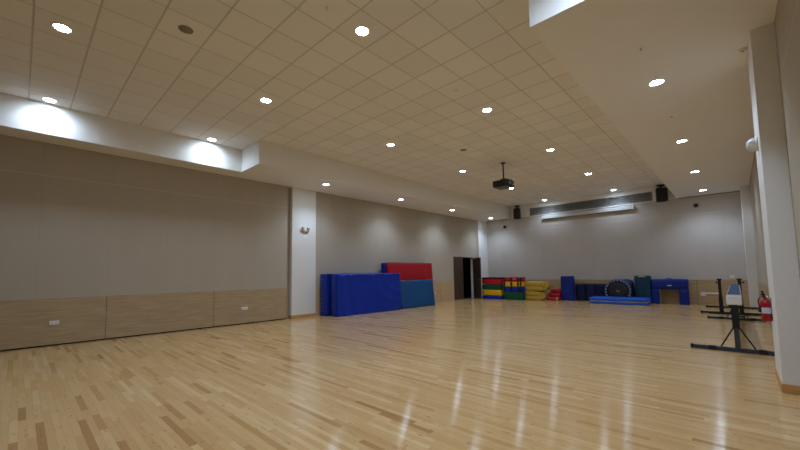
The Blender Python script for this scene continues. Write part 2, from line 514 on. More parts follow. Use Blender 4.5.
DL = None
POWER = 120.0
def downlight(x, y, z, label, power=1.0, wide=False):
    global DL
    grp = 'recessed ceiling downlights'
    if DL is None:
        DL = thing('ceiling_downlight', label, 'downlight', (x, y, z), 0, grp)
        MB().lathe([(0.09, -0.001), (0.094, -0.010), (0.108, -0.011), (0.117, -0.005), (0.118, 0.0), (0.09, 0.002)], 36).build('trim_ring', WHITE_PL, DL)
        MB().lathe([(0.0, -0.0075), (0.055, -0.007), (0.091, -0.004), (0.091, -0.001), (0.0, -0.001)], 36).build('diffuser', LIGHT_M, DL)
        r = DL
    else:
        r = dup(DL, (x, y, z), label)
    lamp(x, y, z - 0.03, POWER * power, wide)
    return r

order = ['nearest the camera', 'second from the camera', 'third from the camera', 'fourth from the camera', 'fifth from the camera', 'sixth from the camera, by the back wall']
for (y, lb) in ((0.26, 'round downlight in near left ceiling pocket, close to the left picture edge'),
                (3.27, 'round downlight in left ceiling pocket, beside the soffit step')):
    downlight(-9.77, y, CEIL, lb, 0.7, True)
for i, y in enumerate((0.26, 3.27, 6.86, 10.5, 14.19, 17.85)):
    lb = 'round downlight in left tile row, ' + order[i]
    if i == 4: lb = 'round downlight in left tile row, half hidden behind the hanging projector'
    downlight(-6.77 if i < 3 else -6.82, y, CEIL, lb, 0.5 if i == 5 else 1.0)
for i, y in enumerate((3.27, 6.86, 10.5, 14.19, 17.88)):
    downlight(-3.78, y, CEIL, 'round downlight in right tile row, ' + ['large at top centre of picture', 'second from the top centre one', 'third from the top centre one', 'fourth from the top centre one', 'farthest, by the long grille'][i], 0.5 if i == 4 else 1.0)
for i, y in enumerate((6.68, 10.22, 13.74, 17.35)):
    downlight(-9.56, y, SOFF, 'round downlight in plaster soffit over the left wall, ' + ['next to the white column', 'above the blue and red mats', 'between mats and door', 'in the far corner above the door'][i])
for i, y in enumerate((6.66, 10.2, 13.74, 17.24)):
    downlight(-0.73, y, SOFF, 'round downlight in plaster soffit over the right wall, ' + ['largest and nearest', 'second from the camera', 'third from the camera', 'farthest, by the back wall'][i])
downlight(-3.78, 0.26, CEIL, 'round downlight in right row of the tiled ceiling, straight above the camera')
downlight(-0.73, 3.27, CEIL, 'round downlight in right ceiling pocket, beside the step of the soffit', 1.8, True)
downlight(-0.73, 0.26, CEIL, 'round downlight in right ceiling pocket, beside the camera', 1.3, True)

# ------------------------------------------------------------------ other ceiling fittings
cs = thing('ceiling_speaker', 'round dark flush speaker grille in the tile ceiling at upper left, nearest the camera', 'ceiling speaker', (-5.57, 1.48, CEIL), 0, 'flush ceiling speakers')
MB().lathe([(0.072, -0.004), (0.085, -0.010), (0.095, -0.004), (0.095, 0.0), (0.072, 0.0)], 32).build('rim', GREY_MESH, cs)
MB().lathe([(0.0, -0.007), (0.073, -0.005), (0.073, 0.0), (0, 0)], 32).build('grille', GREY_MESH, cs)
dup(cs, (-5.585, 8.67, CEIL), 'round dark flush speaker grille in the tile ceiling, just before the projector')

sp = None
for x, y, z, lb in ((-3.75, 2.65, CEIL, 'tiny sprinkler head in ceiling tile, at the top edge left of the central downlight'),
                    (-6.74, 2.66, CEIL, 'tiny sprinkler head in ceiling tile, left of the second left-row downlight'),
                    (-3.775, 5.66, CEIL, 'tiny sprinkler head in ceiling tile, above the central right-row downlight'),
                    (-3.772, 8.7, CEIL, 'tiny sprinkler head in ceiling tile, right of the projector pole'),
                    (-5.62, 15.95, CEIL, 'tiny sprinkler head in far ceiling tiles, in front of the long grille'),
                    (-0.742, 5.49, SOFF, 'tiny sprinkler head in right soffit, above its largest downlight'),
                    (-0.737, 8.41, SOFF, 'tiny sprinkler head in right soffit, between its two nearest downlights'),
                    (-9.6, 8.48, SOFF, 'tiny sprinkler head in left soffit, between its two nearest downlights')):
    if sp is None:
        sp = thing('ceiling_sprinkler', lb, 'sprinkler', (x, y, z), 0, 'ceiling sprinkler heads')
        MB().lathe([(0.0, -0.004), (0.032, -0.006), (0.042, -0.002), (0.042, 0.0)], 24).build('cover_plate', simple('sprinkler_plate', rgb(240, 238, 232), 0.5), sp)
        MB().lathe([(0.012, -0.004), (0.012, -0.022), (0.022, -0.025), (0.022, -0.028), (0.0, -0.028)], 16).build('deflector', WHITE_PL, sp)
    else:
        dup(sp, (x, y, z), lb)
det = thing('smoke_detector', 'small dark round detector on soffit right beside the near right column', 'detector', (0.24, 6.45, SOFF))
MB().lathe([(0.0, -0.03), (0.025, -0.03), (0.04, -0.02), (0.048, -0.008), (0.05, 0.0)], 24).build('housing', simple('detector_grey', rgb(214, 208, 196), 0.5), det)
MB().lathe([(0.0, -0.036), (0.012, -0.034), (0.012, -0.028), (0, -0.028)], 16).build('sensor_cap', BLACK_PL, det)

# projector on its pole, pointing at the back wall
pj = thing('ceiling_projector', 'black video projector hanging on a pole from the tiled ceiling', 'projector', (-5.37, 10.66, CEIL), math.radians(2))
MB().lathe([(0.0, -0.02), (0.075, -0.02), (0.085, -0.008), (0.085, 0.0)], 24).build('ceiling_plate', BLACK_PL, pj)
MB().cyl((0, 0, -0.01), (0, 0, -0.56), 0.024).build('pole', BLACK_PL, pj)
MB().bar((0, 0, -0.53), (0, 0, -0.60), 0.16, 0.12).bar((-0.15, 0, -0.592), (0.15, 0, -0.592), 0.05, 0.02).bar((0, -0.12, -0.592), (0, 0.12, -0.592), 0.05, 0.02).build('mount_bracket', BLACK_PL, pj)
body = MB().box((-0.27, -0.26, -0.82), (0.27, 0.24, -0.605), 0.035, 3)
body.box((-0.24, -0.23, -0.83), (0.24, 0.21, -0.8), 0.01).build('body', simple('projector_shell', rgb(26, 26, 30), 0.35), pj)
ln = MB().cyl((0.1, 0.23, -0.71), (0.1, 0.31, -0.71), 0.065, 0.06, 28).build('lens_barrel', BLACK_PL, pj)
MB().cyl((0.1, 0.308, -0.71), (0.1, 0.313, -0.71), 0.045, seg=24).build('lens', simple('lens_glass', rgb(40, 50, 70), 0.08), ln)
vt = MB()
for k in range(7): vt.box((-0.15 + k * 0.045, -0.264, -0.78), (-0.125 + k * 0.045, -0.255, -0.65))
vt.build('vent', DARKGAP_M, pj)
MB().tube([(0.2, -0.1, -0.6), (0.3, -0.05, -0.62), (0.32, 0.05, -0.72), (0.27, 0.1, -0.76)], 0.008).build('cable', BLACK_PL, pj)

# long ventilation grille in the bulkhead
vg = thing('ventilation_grille', 'long grey louvred ventilation grille high on the back wall', 'grille', (-5.15, YB - 0.03, 4.55))
x0, x1, zz = -2.7, 2.7, 0.2
f = MB()
f.box((x0, -0.012, -zz), (x1, 0.0, -zz + 0.03), 0.003).box((x0, -0.012, zz - 0.03), (x1, 0.0, zz), 0.003).box((x0, -0.012, -zz), (x0 + 0.03, 0.0, zz), 0.003).box((x1 - 0.03, -0.012, -zz), (x1, 0.0, zz), 0.003)
f.build('frame', LOUVRE_M, vg)
MB().box((x0 + 0.02, 0.0, -zz + 0.02), (x1 - 0.02, 0.006, zz - 0.02)).build('backing', simple('grille_void', rgb(96, 95, 92), 0.7), vg)
b = MB()
for k in range(14):
    z = -zz + 0.045 + k * 0.0245
    b.prism([(-0.011, z - 0.006), (-0.009, z - 0.008), (-0.001, z + 0.006), (-0.003, z + 0.008)], 0, x0 + 0.03, x1 - 0.03)
b.build('louvre_panel', LOUVRE_M, vg)
for k in range(1, 9):
    xx = x0 + k * 0.6
    MB().box((xx - 0.012, -0.014, -zz + 0.03), (xx + 0.012, 0.0, zz - 0.03), 0.002).build('mullion', LOUVRE_M, vg)

# projection screen case, rolled up, under the grille
sc_ = thing('projection_screen', 'long white case of a rolled up projection screen below the grille', 'screen', (-5.17, 18.375, 4.08))
MB().prism([(-0.015, 0.0), (-0.03, 0.015), (-0.03, 0.155), (-0.01, 0.175), (0.078, 0.175), (0.078, 0.0)], 0, -2.0, 2.0).build('case', SCREEN_W, sc_)
for s in (-1, 1):
    MB().box((2.0 * s - 0.012, -0.035, -0.006), (2.0 * s + 0.02, 0.08, 0.18), 0.006).build('end_cap', WHITE_PL, sc_)
    MB().box((1.5 * s - 0.04, 0.04, 0.05), (1.5 * s + 0.04, 0.082, 0.19), 0.004).build('wall_bracket', STEEL_M, sc_)
MB().cyl((-1.93, 0.03, -0.012), (1.93, 0.03, -0.012), 0.014).build('bottom_bar', simple('screen_bar_shade_tan', rgb(130, 104, 78), 0.5), sc_)  # tan puts the shade and floor bounce under the case into the colour

# loudspeakers under the ceiling at both ends of the grille
def loudspeaker(x, lb, rz):
    t = thing('wall_loudspeaker', lb, 'loudspeaker', (x, 18.24, 4.24), rz, 'loudspeakers on the back wall')
    MB().prism([(-0.17, -0.12), (0.17, -0.12), (0.12, 0.14), (-0.12, 0.14)], 2, 0.0, 0.56, 0.012).build('cabinet', BLACK_PL, t)
    MB().box((-0.155, -0.135, 0.02), (0.155, -0.118, 0.54), 0.01).build('front_grille', BLACK_MESH, t)
    br = MB().bar((0, 0.0, 0.55), (0, 0.0, 0.66), 0.05, 0.05).bar((-0.13, 0, 0.58), (0.13, 0, 0.58), 0.04, 0.02)
    br.build('bracket', BLACK_PL, t)
    MB().box((-0.1, -0.06, 0.655), (0.1, 0.08, 0.72), 0.006).build('mounting_plate', BLACK_PL, t)
    return t
loudspeaker(-8.46, 'black loudspeaker at the left end of the long grille', 0.0)
loudspeaker(-2.12, 'black loudspeaker at the right end of the long grille', 0.5).scale.x = 1.2

def wall_cube(x, z, lb):
    t = thing('wall_camera', lb, 'camera', (x, YB, z), 0, 'small black wall cameras')
    MB().box((-0.055, -0.012, -0.055), (0.055, 0.0, 0.055), 0.004).build('base_plate', BLACK_PL, t)
    MB().box((-0.07, -0.12, -0.07), (0.07, -0.012, 0.07), 0.018, 3).build('housing', BLACK_PL, t)
    MB().cyl((0, -0.119, 0), (0, -0.126, 0), 0.04, seg=20).build('lens', simple('camera_lens', rgb(30, 34, 44), 0.1), t)
wall_cube(-9.3, 3.9, 'small black cube camera on the back wall near the left corner')
wall_cube(-1.03, 3.945, 'small black cube camera on the back wall near the right corner')

# emergency lamp on the left column
em = thing('emergency_light', 'small white twin-head emergency light on the left white column', 'emergency light', (-10.64, 6.56, 2.94))
MB().box((0, -0.17, -0.05), (0.06, 0.17, 0.06), 0.02, 3).build('housing', WHITE_PL, em)
MB().lathe([(0.0, -0.09), (0.07, -0.085), (0.12, -0.06), (0.14, -0.03)], 24, Matrix.Translation((0.03, 0, -0.01)) @ Matrix.Scale(0.35, 4, (1, 0, 0))).build('lower_cover', simple('emergency_tan', rgb(190, 176, 160), 0.5), em)
for s in (-1, 1):
    hd = MB().lathe([(0.0, -0.03), (0.03, -0.026), (0.05, 0.0), (0.052, 0.025), (0.0, 0.025)], 20, Matrix.Translation((0.08, 0.1 * s, 0.062)) @ Matrix.Rotation(math.radians(70), 4, 'Y')).build('lamp_head', simple('lamp_head_grey', rgb(214, 212, 208), 0.4), em)
    MB().cyl((0.03, 0.1 * s, 0.04), (0.06, 0.1 * s, 0.062), 0.012).build('swivel', WHITE_PL, hd)

# alarm sounder on the right column
hs = thing('alarm_sounder', 'white domed alarm sounder high on the right white column', 'alarm', (0.30, 6.42, 3.01))
MB().cyl((0, 0, 0), (-0.025, 0, 0), 0.09, seg=32).build('base', WHITE_PL, hs)
MB().lathe([(0.085, 0.0), (0.085, 0.03), (0.074, 0.06), (0.045, 0.085), (0.0, 0.092)], 32, Matrix.Translation((-0.02, 0, 0)) @ Matrix.Rotation(-PI / 2, 4, 'Y')).build('dome', simple('sounder_dome', rgb(216, 216, 218), 0.3), hs)
MB().box((-0.09, -0.082, -0.03), (-0.04, -0.05, 0.03), 0.01).build('strobe_lens', simple('strobe_lens', rgb(236, 240, 246), 0.1), hs)

# fire extinguisher on the right column
fe = thing('fire_extinguisher', 'small red fire extinguisher hanging on the side of the right column', 'fire extinguisher', (0.25, 6.68, 0.73))
MB().lathe([(0.0, 0.0), (0.04, 0.0), (0.052, 0.01), (0.054, 0.03), (0.054, 0.22), (0.048, 0.25), (0.028, 0.272), (0.018, 0.28), (0.018, 0.30), (0, 0.30)], 28).build('cylinder', RED_PAINT, fe)
lbm = bmesh.new()
lab = MB()
seg = 12; pts = []
for i in range(seg + 1):
    a = -PI / 2 - 0.95 + 1.9 * i / seg
    pts.append((0.0548 * math.cos(a), 0.0548 * math.sin(a)))
vs = [[lab.bm.verts.new((x, y, z)) for x, y in pts] for z in (0.10, 0.175)]
for i in range(seg): lab.bm.faces.new((vs[0][i], vs[0][i + 1], vs[1][i + 1], vs[1][i]))
lab.build('paper_label', PALE_LABEL, fe)
lbm.free()
MB().cyl((0, 0, 0.295), (0, 0, 0.325), 0.016).bar((-0.01, 0, 0.32), (-0.03, -0.02, 0.39), 0.02, 0.012).bar((0.0, 0, 0.325), (-0.05, -0.03, 0.345), 0.018, 0.01).build('valve_handle', BLACK_PL, fe)
MB().cyl((0.012, -0.015, 0.315), (0.016, -0.022, 0.315), 0.012, seg=16).build('gauge', WHITE_PL, fe)
hz = MB().tube([(-0.015, 0, 0.315), (-0.05, -0.01, 0.31), (-0.068, -0.01, 0.27), (-0.066, -0.01, 0.22), (-0.062, -0.01, 0.17)], 0.009)
ho = hz.build('hose', RED_PAINT, fe)
MB().cyl((-0.062, -0.01, 0.18), (-0.06, -0.01, 0.11), 0.012, 0.016).build('nozzle', BLACK_PL, ho)
MB().box((0.04, -0.03, 0.16), (0.0565, 0.03, 0.3), 0.003).build('wall_hook', STEEL_M, fe)

# sockets and switches
def plate(name, label, cat, loc, along, w, hh, n, grp=None):
    """wall plate; along = 0 on a wall running in x (facing -y), 1 on a wall running in y (facing +x)."""
    t = thing(name, label, cat, loc, 0.0 if along == 0 else PI / 2, grp)
    MB().box((-w / 2, -0.012, -hh / 2), (w / 2, 0, hh / 2), 0.003).build('face_plate', WHITE_PL, t)
    for i in range(n):
        cx = (i + 0.5) / n * w - w / 2
        MB().box((cx - w / n * 0.3, -0.016, -hh * 0.28), (cx + w / n * 0.3, -0.011, hh * 0.28), 0.002).build('socket_insert' if 'socket' in name else 'rocker', simple('insert_white', rgb(205, 205, 204), 0.4), t)
    return t
plate('wall_socket', 'white double socket low on the left wood panel, nearer the left edge', 'socket', (XL + 0.005, 0.557, 0.48), 1, 0.15, 0.085, 2)
plate('wall_socket', 'white double socket low on the left wood panel, nearer the white column', 'socket', (XL + 0.005, 4.585, 0.457), 1, 0.19, 0.085, 2)
plate('wall_socket', 'white single socket on the wood panel between leaning mats and door', 'socket', (XL + 0.007, 13.72, 0.44), 1, 0.1, 0.09, 1)
plate('wall_socket', 'white double socket on back wood panel, right of the blue arch', 'socket', (-1.02, YB - 0.007, 0.42), 0, 0.16, 0.13, 2)
tr = thing('cable_trunking', 'thin white cable trunking running right from the back wall socket', 'trunking', (-0.74, YB - 0.007, 0.455))
MB().box((-0.2, -0.02, -0.03), (0.19, 0.0, 0.025), 0.004).build('channel', WHITE_PL, tr)
MB().box((0.185, -0.022, -0.033), (0.2, 0.0, 0.028), 0.003).build('end_cap', WHITE_PL, tr)
plate('light_switch', 'white switch plate on the fabric back wall above the balance beam', 'switch', (-0.14, YB, 1.09), 0, 0.13, 0.11, 2)

# ------------------------------------------------------------------ big mats by the left wall
def eyelets(parent, x, ys, zs, mat):
    b = MB()
    for z in zs:
        b.cyl((x, ys, z), (x, ys - 0.006, z), 0.012, seg=12)
    return b

# each crash mat: local x = thickness toward the hall, y = along the wall
ma = thing('crash_mat', 'thick blue crash mat with row of eyelets, standing behind the wider draped one', 'mat', (-10.60, 7.16, 0.0), math.radians(-2), 'standing gym mats at left wall')
MB().pad((0.0, 0.0, 0.0), (0.38, 2.76, 1.43), 0.035, 0.012, 0.012, 3.1).build('mat_body', BLUE_END, ma)
EYE_M = simple('pale_eyelet', rgb(110, 150, 200), 0.4)
for k in range(9):
    MB().cyl((0.13, 0.004, 0.16 + k * 0.135), (0.13, -0.018, 0.16 + k * 0.135), 0.017, seg=14).build('eyelet', EYE_M, ma)
MB().box((0.375, 0.01, 1.40), (0.395, 2.74, 1.424), 0.006).build('edge_piping', NAVY_V, ma)

def draped_mat():
    """a mat under a loose vinyl cover: folds gather at the near lower end and sag to the far corner."""
    L, H, T, r = 2.92, 1.425, 0.36, 0.045
    b = bmesh.new()
    ny, nz = 70, 40
    def bulge(y, z):
        u = y / L; v = z / H
        d = 0.012 * noise.noise(Vector((y * 1.6, z * 2.2, 1.3)))
        d += 0.03 * (1 - v) ** 1.5 * (0.35 + 0.65 * abs(math.sin(PI * u)))           # skirt flares out
        d += 0.034 * math.exp(-((u - 0.06 - 0.05 * (1 - v)) / 0.03) ** 2) * (1 - 0.5 * v)   # fold close to the near end
        d -= 0.026 * math.exp(-((u - 0.13 - 0.09 * (1 - v)) / 0.03) ** 2) * (1 - v)
        for k, (a0, wd) in enumerate(((0.9, 0.09), (0.62, 0.07))):      # swags toward the far top corner
            rr = math.hypot((1.02 - u) * 1.9, (v - 1.05) * 1.1)
            d += 0.030 * math.exp(-((rr - a0) / wd) ** 2) * max(0, 1 - v) * (0.4 + 0.6 * u)
        return d
    prof = []
    front = [(T + 0, z) for z in [0.0 + H * i / nz for i in range(nz)]]
    rings = []
    for i in range(ny + 1):
        y = L * i / ny
        ring = []
        for (x, z) in front:
            ring.append((x + bulge(y, z), y, max(0.004, z)))
        for k in range(6):                                                           # rounded top front edge
            a = PI / 2 * k / 5
            ring.append((T - r + r * math.cos(a), y, H - r + r * math.sin(a) + 0.004 * noise.noise(Vector((y * 3, 5, k * 0.1)))))
        ring.append((T * 0.5, y, H + 0.006 * noise.noise(Vector((y * 2, 7, 0)))))
        ring.append((0.0, y, H)); ring.append((0.0, y, 0.004))
        rings.append([b.verts.new(p) for p in ring])
    n = len(rings[0])
    for a, c in zip(rings, rings[1:]):
        for k in range(n):
            b.faces.new((a[k], a[(k + 1) % n], c[(k + 1) % n], c[k]))
    for end in (rings[0], rings[-1]):
        b.faces.new(end)
    bmesh.ops.recalc_face_normals(b, faces=b.faces)
    for f_ in b.faces: f_.smooth = len(f_.verts) == 4
    mb = MB(); mb._merge(b); return mb
mb_ = thing('crash_mat', 'widest blue crash mat under a loose wrinkled cover, standing in front at left', 'mat', (-10.13, 7.30, 0.0), math.radians(-2.6), 'standing gym mats at left wall')
draped_mat().build('vinyl_cover', BLUE_V, mb_)
MB().pad((0.012, -0.035, 0.01), (0.33, 0.02, 1.40), 0.02, 0.008, 0.012, 5.0).build('end_flap', BLUE_END, mb_)
MB().box((-0.012, -0.02, 0.02), (0.012, 0.02, 1.41), 0.006).build('edge_piping', NAVY_V, mb_)

def lean_mat(name, label, loc, tilt, T, L, H, mat, seed, edge=None):
    t = thing(name, label, 'mat', loc, 0, 'standing gym mats at left wall')
    t.rotation_euler = (0, -tilt, 0)
    MB().pad((-T, 0.0, 0.0), (0.0, L, H), min(0.03, T * 0.4), 0.005, 0.003, seed).build('mat_body', mat, t)
    MB().box((-T * 0.5 - 0.012, 0.02, H - 0.004), (-T * 0.5 + 0.012, L - 0.02, H + 0.008), 0.004).build('seam_welt', edge or mat, t)
    for yy in (0.55, L - 0.75):
        MB().tube([(-T * 0.5, yy, H - 0.002), (-T * 0.5, yy + 0.04, H + 0.014), (-T * 0.5, yy + 0.16, H + 0.014), (-T * 0.5, yy + 0.2, H - 0.002)], 0.009).build('carry_handle', STRAP_M, t)
    return t
TL = math.radians(3.2)
lean_mat('folding_mat', 'tall blue mat leaning against the wall, rearmost behind the red one', (-10.355, 10.03, 0.0), TL, 0.105, 2.88, 1.845, BLUE_END, 1.0, NAVY_V)
lean_mat('folding_mat', 'tall blue mat sandwiched directly behind the red leaning mat', (-10.225, 10.04, 0.0), TL, 0.105, 2.88, 1.85, BLUE_V, 2.0, NAVY_V)
lean_mat('folding_mat', 'tall red mat leaning at left wall above the lower petrol blue one', (-10.09, 10.06, 0.0), TL, 0.11, 2.87, 1.855, RED_V, 3.0, MAROON_V)
lean_mat('folding_mat', 'lower petrol blue mat leaning in front of the tall red mat', (-9.70, 10.36, 0.0), math.radians(7), 0.2, 2.14, 1.13, TEAL_V, 4.0, NAVY_V)

# ------------------------------------------------------------------ foam vault boxes, far left
def vault_layer(cx, y0, w0, w1, z0, z1, d, mat, label, grp, straps=(), suede=None, badge=False):
    """one trapezoid section of a stacked foam vault."""
    t = thing('foam_vault_section', label, 'foam block', (cx, y0, z0), 0, grp)
    hgt = z1 - z0 - 0.016
    b = bmesh.new()
    n = 10
    mb = MB()
    mb.pad((-w0 / 2, 0.0, 0.0), (w0 / 2, d, hgt), 0.022, 0.004, 0.002, z0 * 7 + cx, 3.5)
    for v in mb.bm.verts:
        tt = v.co.z / hgt
        v.co.x *= 1 + (w1 / w0 - 1) * tt
    b.free()
    mb.build('foam_body', mat, t)
    if suede:
        MB().pad((-w1 / 2, -0.004, hgt - 0.004), (w1 / 2, d, hgt + 0.085), 0.02, 0.004, 0.004, 9, 3).build('top_cover', suede, t)
    for sx in straps:
        s_ = MB().box((sx - 0.03, -0.03, 0.0), (sx + 0.03, -0.008, hgt), 0.004)
        so = s_.build('strap', STRAP_M, t)
        MB().box((sx - 0.05, -0.045, hgt * 0.45), (sx + 0.05, -0.028, hgt * 0.45 + 0.08), 0.005).build('buckle', STRAP_M, so)
    if badge:
        MB().box((0.02, -0.02, hgt * 0.42), (0.22, -0.010, hgt * 0.7), 0.002).build('badge', PINK_LABEL, t)
    return t
g1 = 'sections of the leftmost foam vault'
A = [(0.0, 0.19, BLUE_V, 'blue bottom section of the leftmost foam vault stack by the door'), (0.19, 0.49, YELLOW_V, 'yellow section of the leftmost foam vault stack, on the blue base'),
     (0.49, 0.77, GREEN_V, 'green section of the leftmost foam vault stack, under the red one'), (0.77, 1.05, REDB_V, 'red top section with dark cover of the leftmost foam vault stack')]
for i, (z0, z1, m_, lb) in enumerate(A):
    vault_layer(-9.46, 16.95, 1.1 - z0 * 0.03, 1.1 - z1 * 0.03, z0, z1, 0.5, m_, lb, g1, suede=MAROON_V if i == 3 else None)
    so = None
g2 = 'sections of the strapped foam vault'
B = [(0.0, 0.40, GREEN_V, 'dark green bottom section of the strapped foam vault stack'), (0.40, 0.655, BLUE_V, 'blue section of the strapped foam vault stack, above the green base'),
     (0.655, 0.905, YELLOW_V, 'yellow section of the strapped foam vault stack, under the red top'), (0.905, 1.14, RED_V, 'red top section with small badge of the strapped foam vault stack')]
for i, (z0, z1, m_, lb) in enumerate(B):
    w0 = 0.95 + 0.10 * z0 / 1.14; w1 = 0.95 + 0.10 * z1 / 1.14
    vault_layer(-8.29, 17.0, w0, w1, z0, z1, 0.4, m_, lb, g2, straps=() if i == 0 else ((-0.43, -0.06, 0.3, 0.45)), badge=(i == 3))

# ------------------------------------------------------------------ yellow folded mats
def folded(name, label, loc, w, d, hh, seed, lobe):
    t = thing(name, label, 'mat', loc, 0, 'folded yellow mats')
    q = hh / 2
    MB().pad((0, 0, 0.0), (w, d, q + 0.008), 0.04, 0.012, 0.008, seed, 3.0, 0.06).build('lower_fold', YELLOW_SOFT, t)
    MB().pad((0.0, -0.01, q - 0.008), (w + lobe * 0.4, d, hh), 0.045, 0.012, 0.01, seed + 3, 3.0, 0.06).build('upper_fold', YELLOW_SOFT, t)
    b = MB().cyl((w - 0.02, 0.05, q), (w - 0.02, d - 0.05, q), q * 0.86, seg=24)
    for v in b.bm.verts:
        v.co.x = (v.co.x - w) * (1.0 + lobe) + w + 0.02 * noise.noise(v.co * 4)
    b.build('fold_roll', YELLOW_SOFT, t)
    return t
folded('folded_mat', 'lower yellow folded mat on the floor next to the strapped vault', (-7.72, 17.25, 0.0), 0.74, 0.5, 0.42, 1.5, 0.04)
folded('folded_mat', 'upper yellow folded mat lying on top of the other yellow mat', (-7.7, 17.25, 0.455), 0.82, 0.55, 0.445, 6.5, 0.25)

# ------------------------------------------------------------------ red foam steps and the mats along the back wall
rs = thing('foam_steps', 'red foam steps between the yellow mats and the tall blue mat', 'foam steps', (-6.78, 17.44, 0.0))
for k, (ya, za, zb, xr) in enumerate(((0.0, 0.0, 0.165, 0.54), (0.24, 0.17, 0.335, 0.53), (0.5, 0.34, 0.53, 0.53))):
    MB().pad((0.0, ya, za), (xr, 0.85, zb), 0.02, 0.005, 0.004, k + 0.4, 3).build('step', RED_V, rs)
MB().pad((0.44, -0.012, 0.004), (0.535, 0.02, 0.165), 0.008, 0.002, 0.0, 1, 3).build('end_patch', YELLOW_SOFT, rs)

tb = thing('standing_mat', 'narrow royal blue mat standing upright right of the red steps', 'mat', (-6.22, 17.8, 0.0))
MB().pad((0, 0, 0), (0.56, 0.28, 1.16), 0.025, 0.008, 0.012, 8.2).build('mat_body', ARCH_V, tb)
MB().box((0.12, 0.05, 1.158), (0.44, 0.24, 1.188), 0.01).build('top_label', CREAM_M, tb)
MB().box((0.275, -0.008, 0.03), (0.285, 0.02, 1.12), 0.002).build('seam', NAVY_V, tb)

nm = thing('panel_mat', 'low dark navy folding mat of three panels standing along back wall', 'mat', (-5.63, 18.02, 0.0))
for k in range(3):
    MB().pad((k * 0.435, 0.03 * (k % 2), 0.0), (k * 0.435 + 0.43, 0.26 + 0.03 * (k % 2), 0.8), 0.03, 0.007, 0.012, k * 2.2).build('panel', NAVY_V, nm)

# flat blue mats on the floor
def flat_mat(label, loc, w, d, hh, seed, rz):
    t = thing('flat_mat', label, 'mat', loc, rz, 'flat blue mats on the floor')
    MB().pad((0, 0, 0.022), (w, d, hh), 0.02, 0.006, 0.004, seed).build('vinyl_top', BLUE_FLAT, t)
    MB().box((0.015, 0.012, 0.0), (w - 0.015, d - 0.012, 0.03), 0.004).build('non_slip_base', CREAM_M, t)
    return t
flat_mat('lower flat blue mat lying on the floor before the trampoline', (-4.60, 16.50, 0.0), 2.02, 0.9, 0.115, 1.1, 0.0)
flat_mat('upper flat blue mat stacked on the other one before the trampoline', (-4.63, 16.48, 0.13), 2.05, 0.9, 0.155, 4.1, 0.0)

# mini trampoline on edge
tp = thing('mini_trampoline', 'round black mini trampoline with grey bungee loops, stood on its rim', 'trampoline', (-3.81, 17.70, 0.0))
R0 = 0.51
Mx = Matrix.Translation((0, 0, R0 + 0.005)) @ Matrix.Rotation(math.radians(80), 4, 'X')
def ringpts(r, n=56): return [Mx @ Vector((r * math.cos(2 * PI * i / n), r * math.sin(2 * PI * i / n), 0)) for i in range(n)]
MB().tube(ringpts(R0 - 0.018), 0.018, 10, True).build('rim_tube', FRAME_M, tp)
bed = MB().lathe([(0.0, 0.0), (0.2, 0.0), (R0 - 0.085, 0.0), (R0 - 0.085, -0.008), (0.0, -0.008)], 48, Mx).build('jump_bed', TRAMP_BED, tp)
MB().lathe([(R0 - 0.09, 0.004), (R0 - 0.075, 0.007), (R0 - 0.075, 0.0)], 48, Mx).build('bed_edge', FRAME_DK, bed)
emb = MB()
emb.prism([(-0.075, -0.05), (0.09, -0.05), (0.05, 0.0), (0.02, -0.02), (0.0, 0.07), (-0.04, 0.0)], 2, 0.001, 0.004)
bmesh.ops.transform(emb.bm, matrix=Mx, verts=emb.bm.verts)
emb.build('centre_mark', simple('grey_print', rgb(104, 108, 112), 0.7), bed)
for k in range(22):
    a = 2 * PI * (k + 0.5) / 22; da = 0.075
    pts = [(R0 - 0.012, a - da), (R0 - 0.085, a - da * 0.25), (R0 - 0.085, a + da * 0.25), (R0 - 0.012, a + da)]
    MB().tube([Mx @ Vector((r * math.cos(q), r * math.sin(q), 0.012)) for r, q in pts], 0.013, 8).build('bungee_loop', BUNGEE_M, tp)
for k in range(6):
    a = 2 * PI * (k + 0.25) / 6
    p = Vector(((R0 - 0.02) * math.cos(a), (R0 - 0.02) * math.sin(a), 0))
    MB().cyl(Mx @ p, Mx @ (p + Vector((0, 0, -0.12))), 0.014, seg=12).build('leg', FRAME_DK, tp)

# soft blue crash cushion behind the trampoline
cc = thing('crash_cushion', 'puffy blue crash cushion slumped behind the mini trampoline', 'cushion', (-4.2, 17.92, 0.0))
MB().pad((0, 0.06, 0.0), (0.9, 0.48, 0.97), 0.16, 0.03, 0.02, 2.7, 2.6, 0.06).build('cushion_body', CUSH_V, cc)
MB().pad((0.48, 0.02, 0.66), (0.9, 0.14, 0.9), 0.06, 0.03, 0.02, 6.7, 4.0, 0.05).build('folded_flap', CUSH_V, cc)

tm = thing('standing_mat', 'dark teal mat standing upright between the trampoline and the arch', 'mat', (-3.235, 18.0, 0.0))
MB().pad((0, 0, 0), (0.565, 0.34, 1.155), 0.025, 0.008, 0.012, 5.5).build('mat_body', DEEP_TEAL, tm)
MB().box((0.16, -0.012, 1.10), (0.40, 0.02, 1.15), 0.006).build('top_label', CREAM_M, tm)
MB().box((0.285, -0.008, 0.03), (0.293, 0.02, 1.08), 0.002).build('seam', NAVY_V, tm)

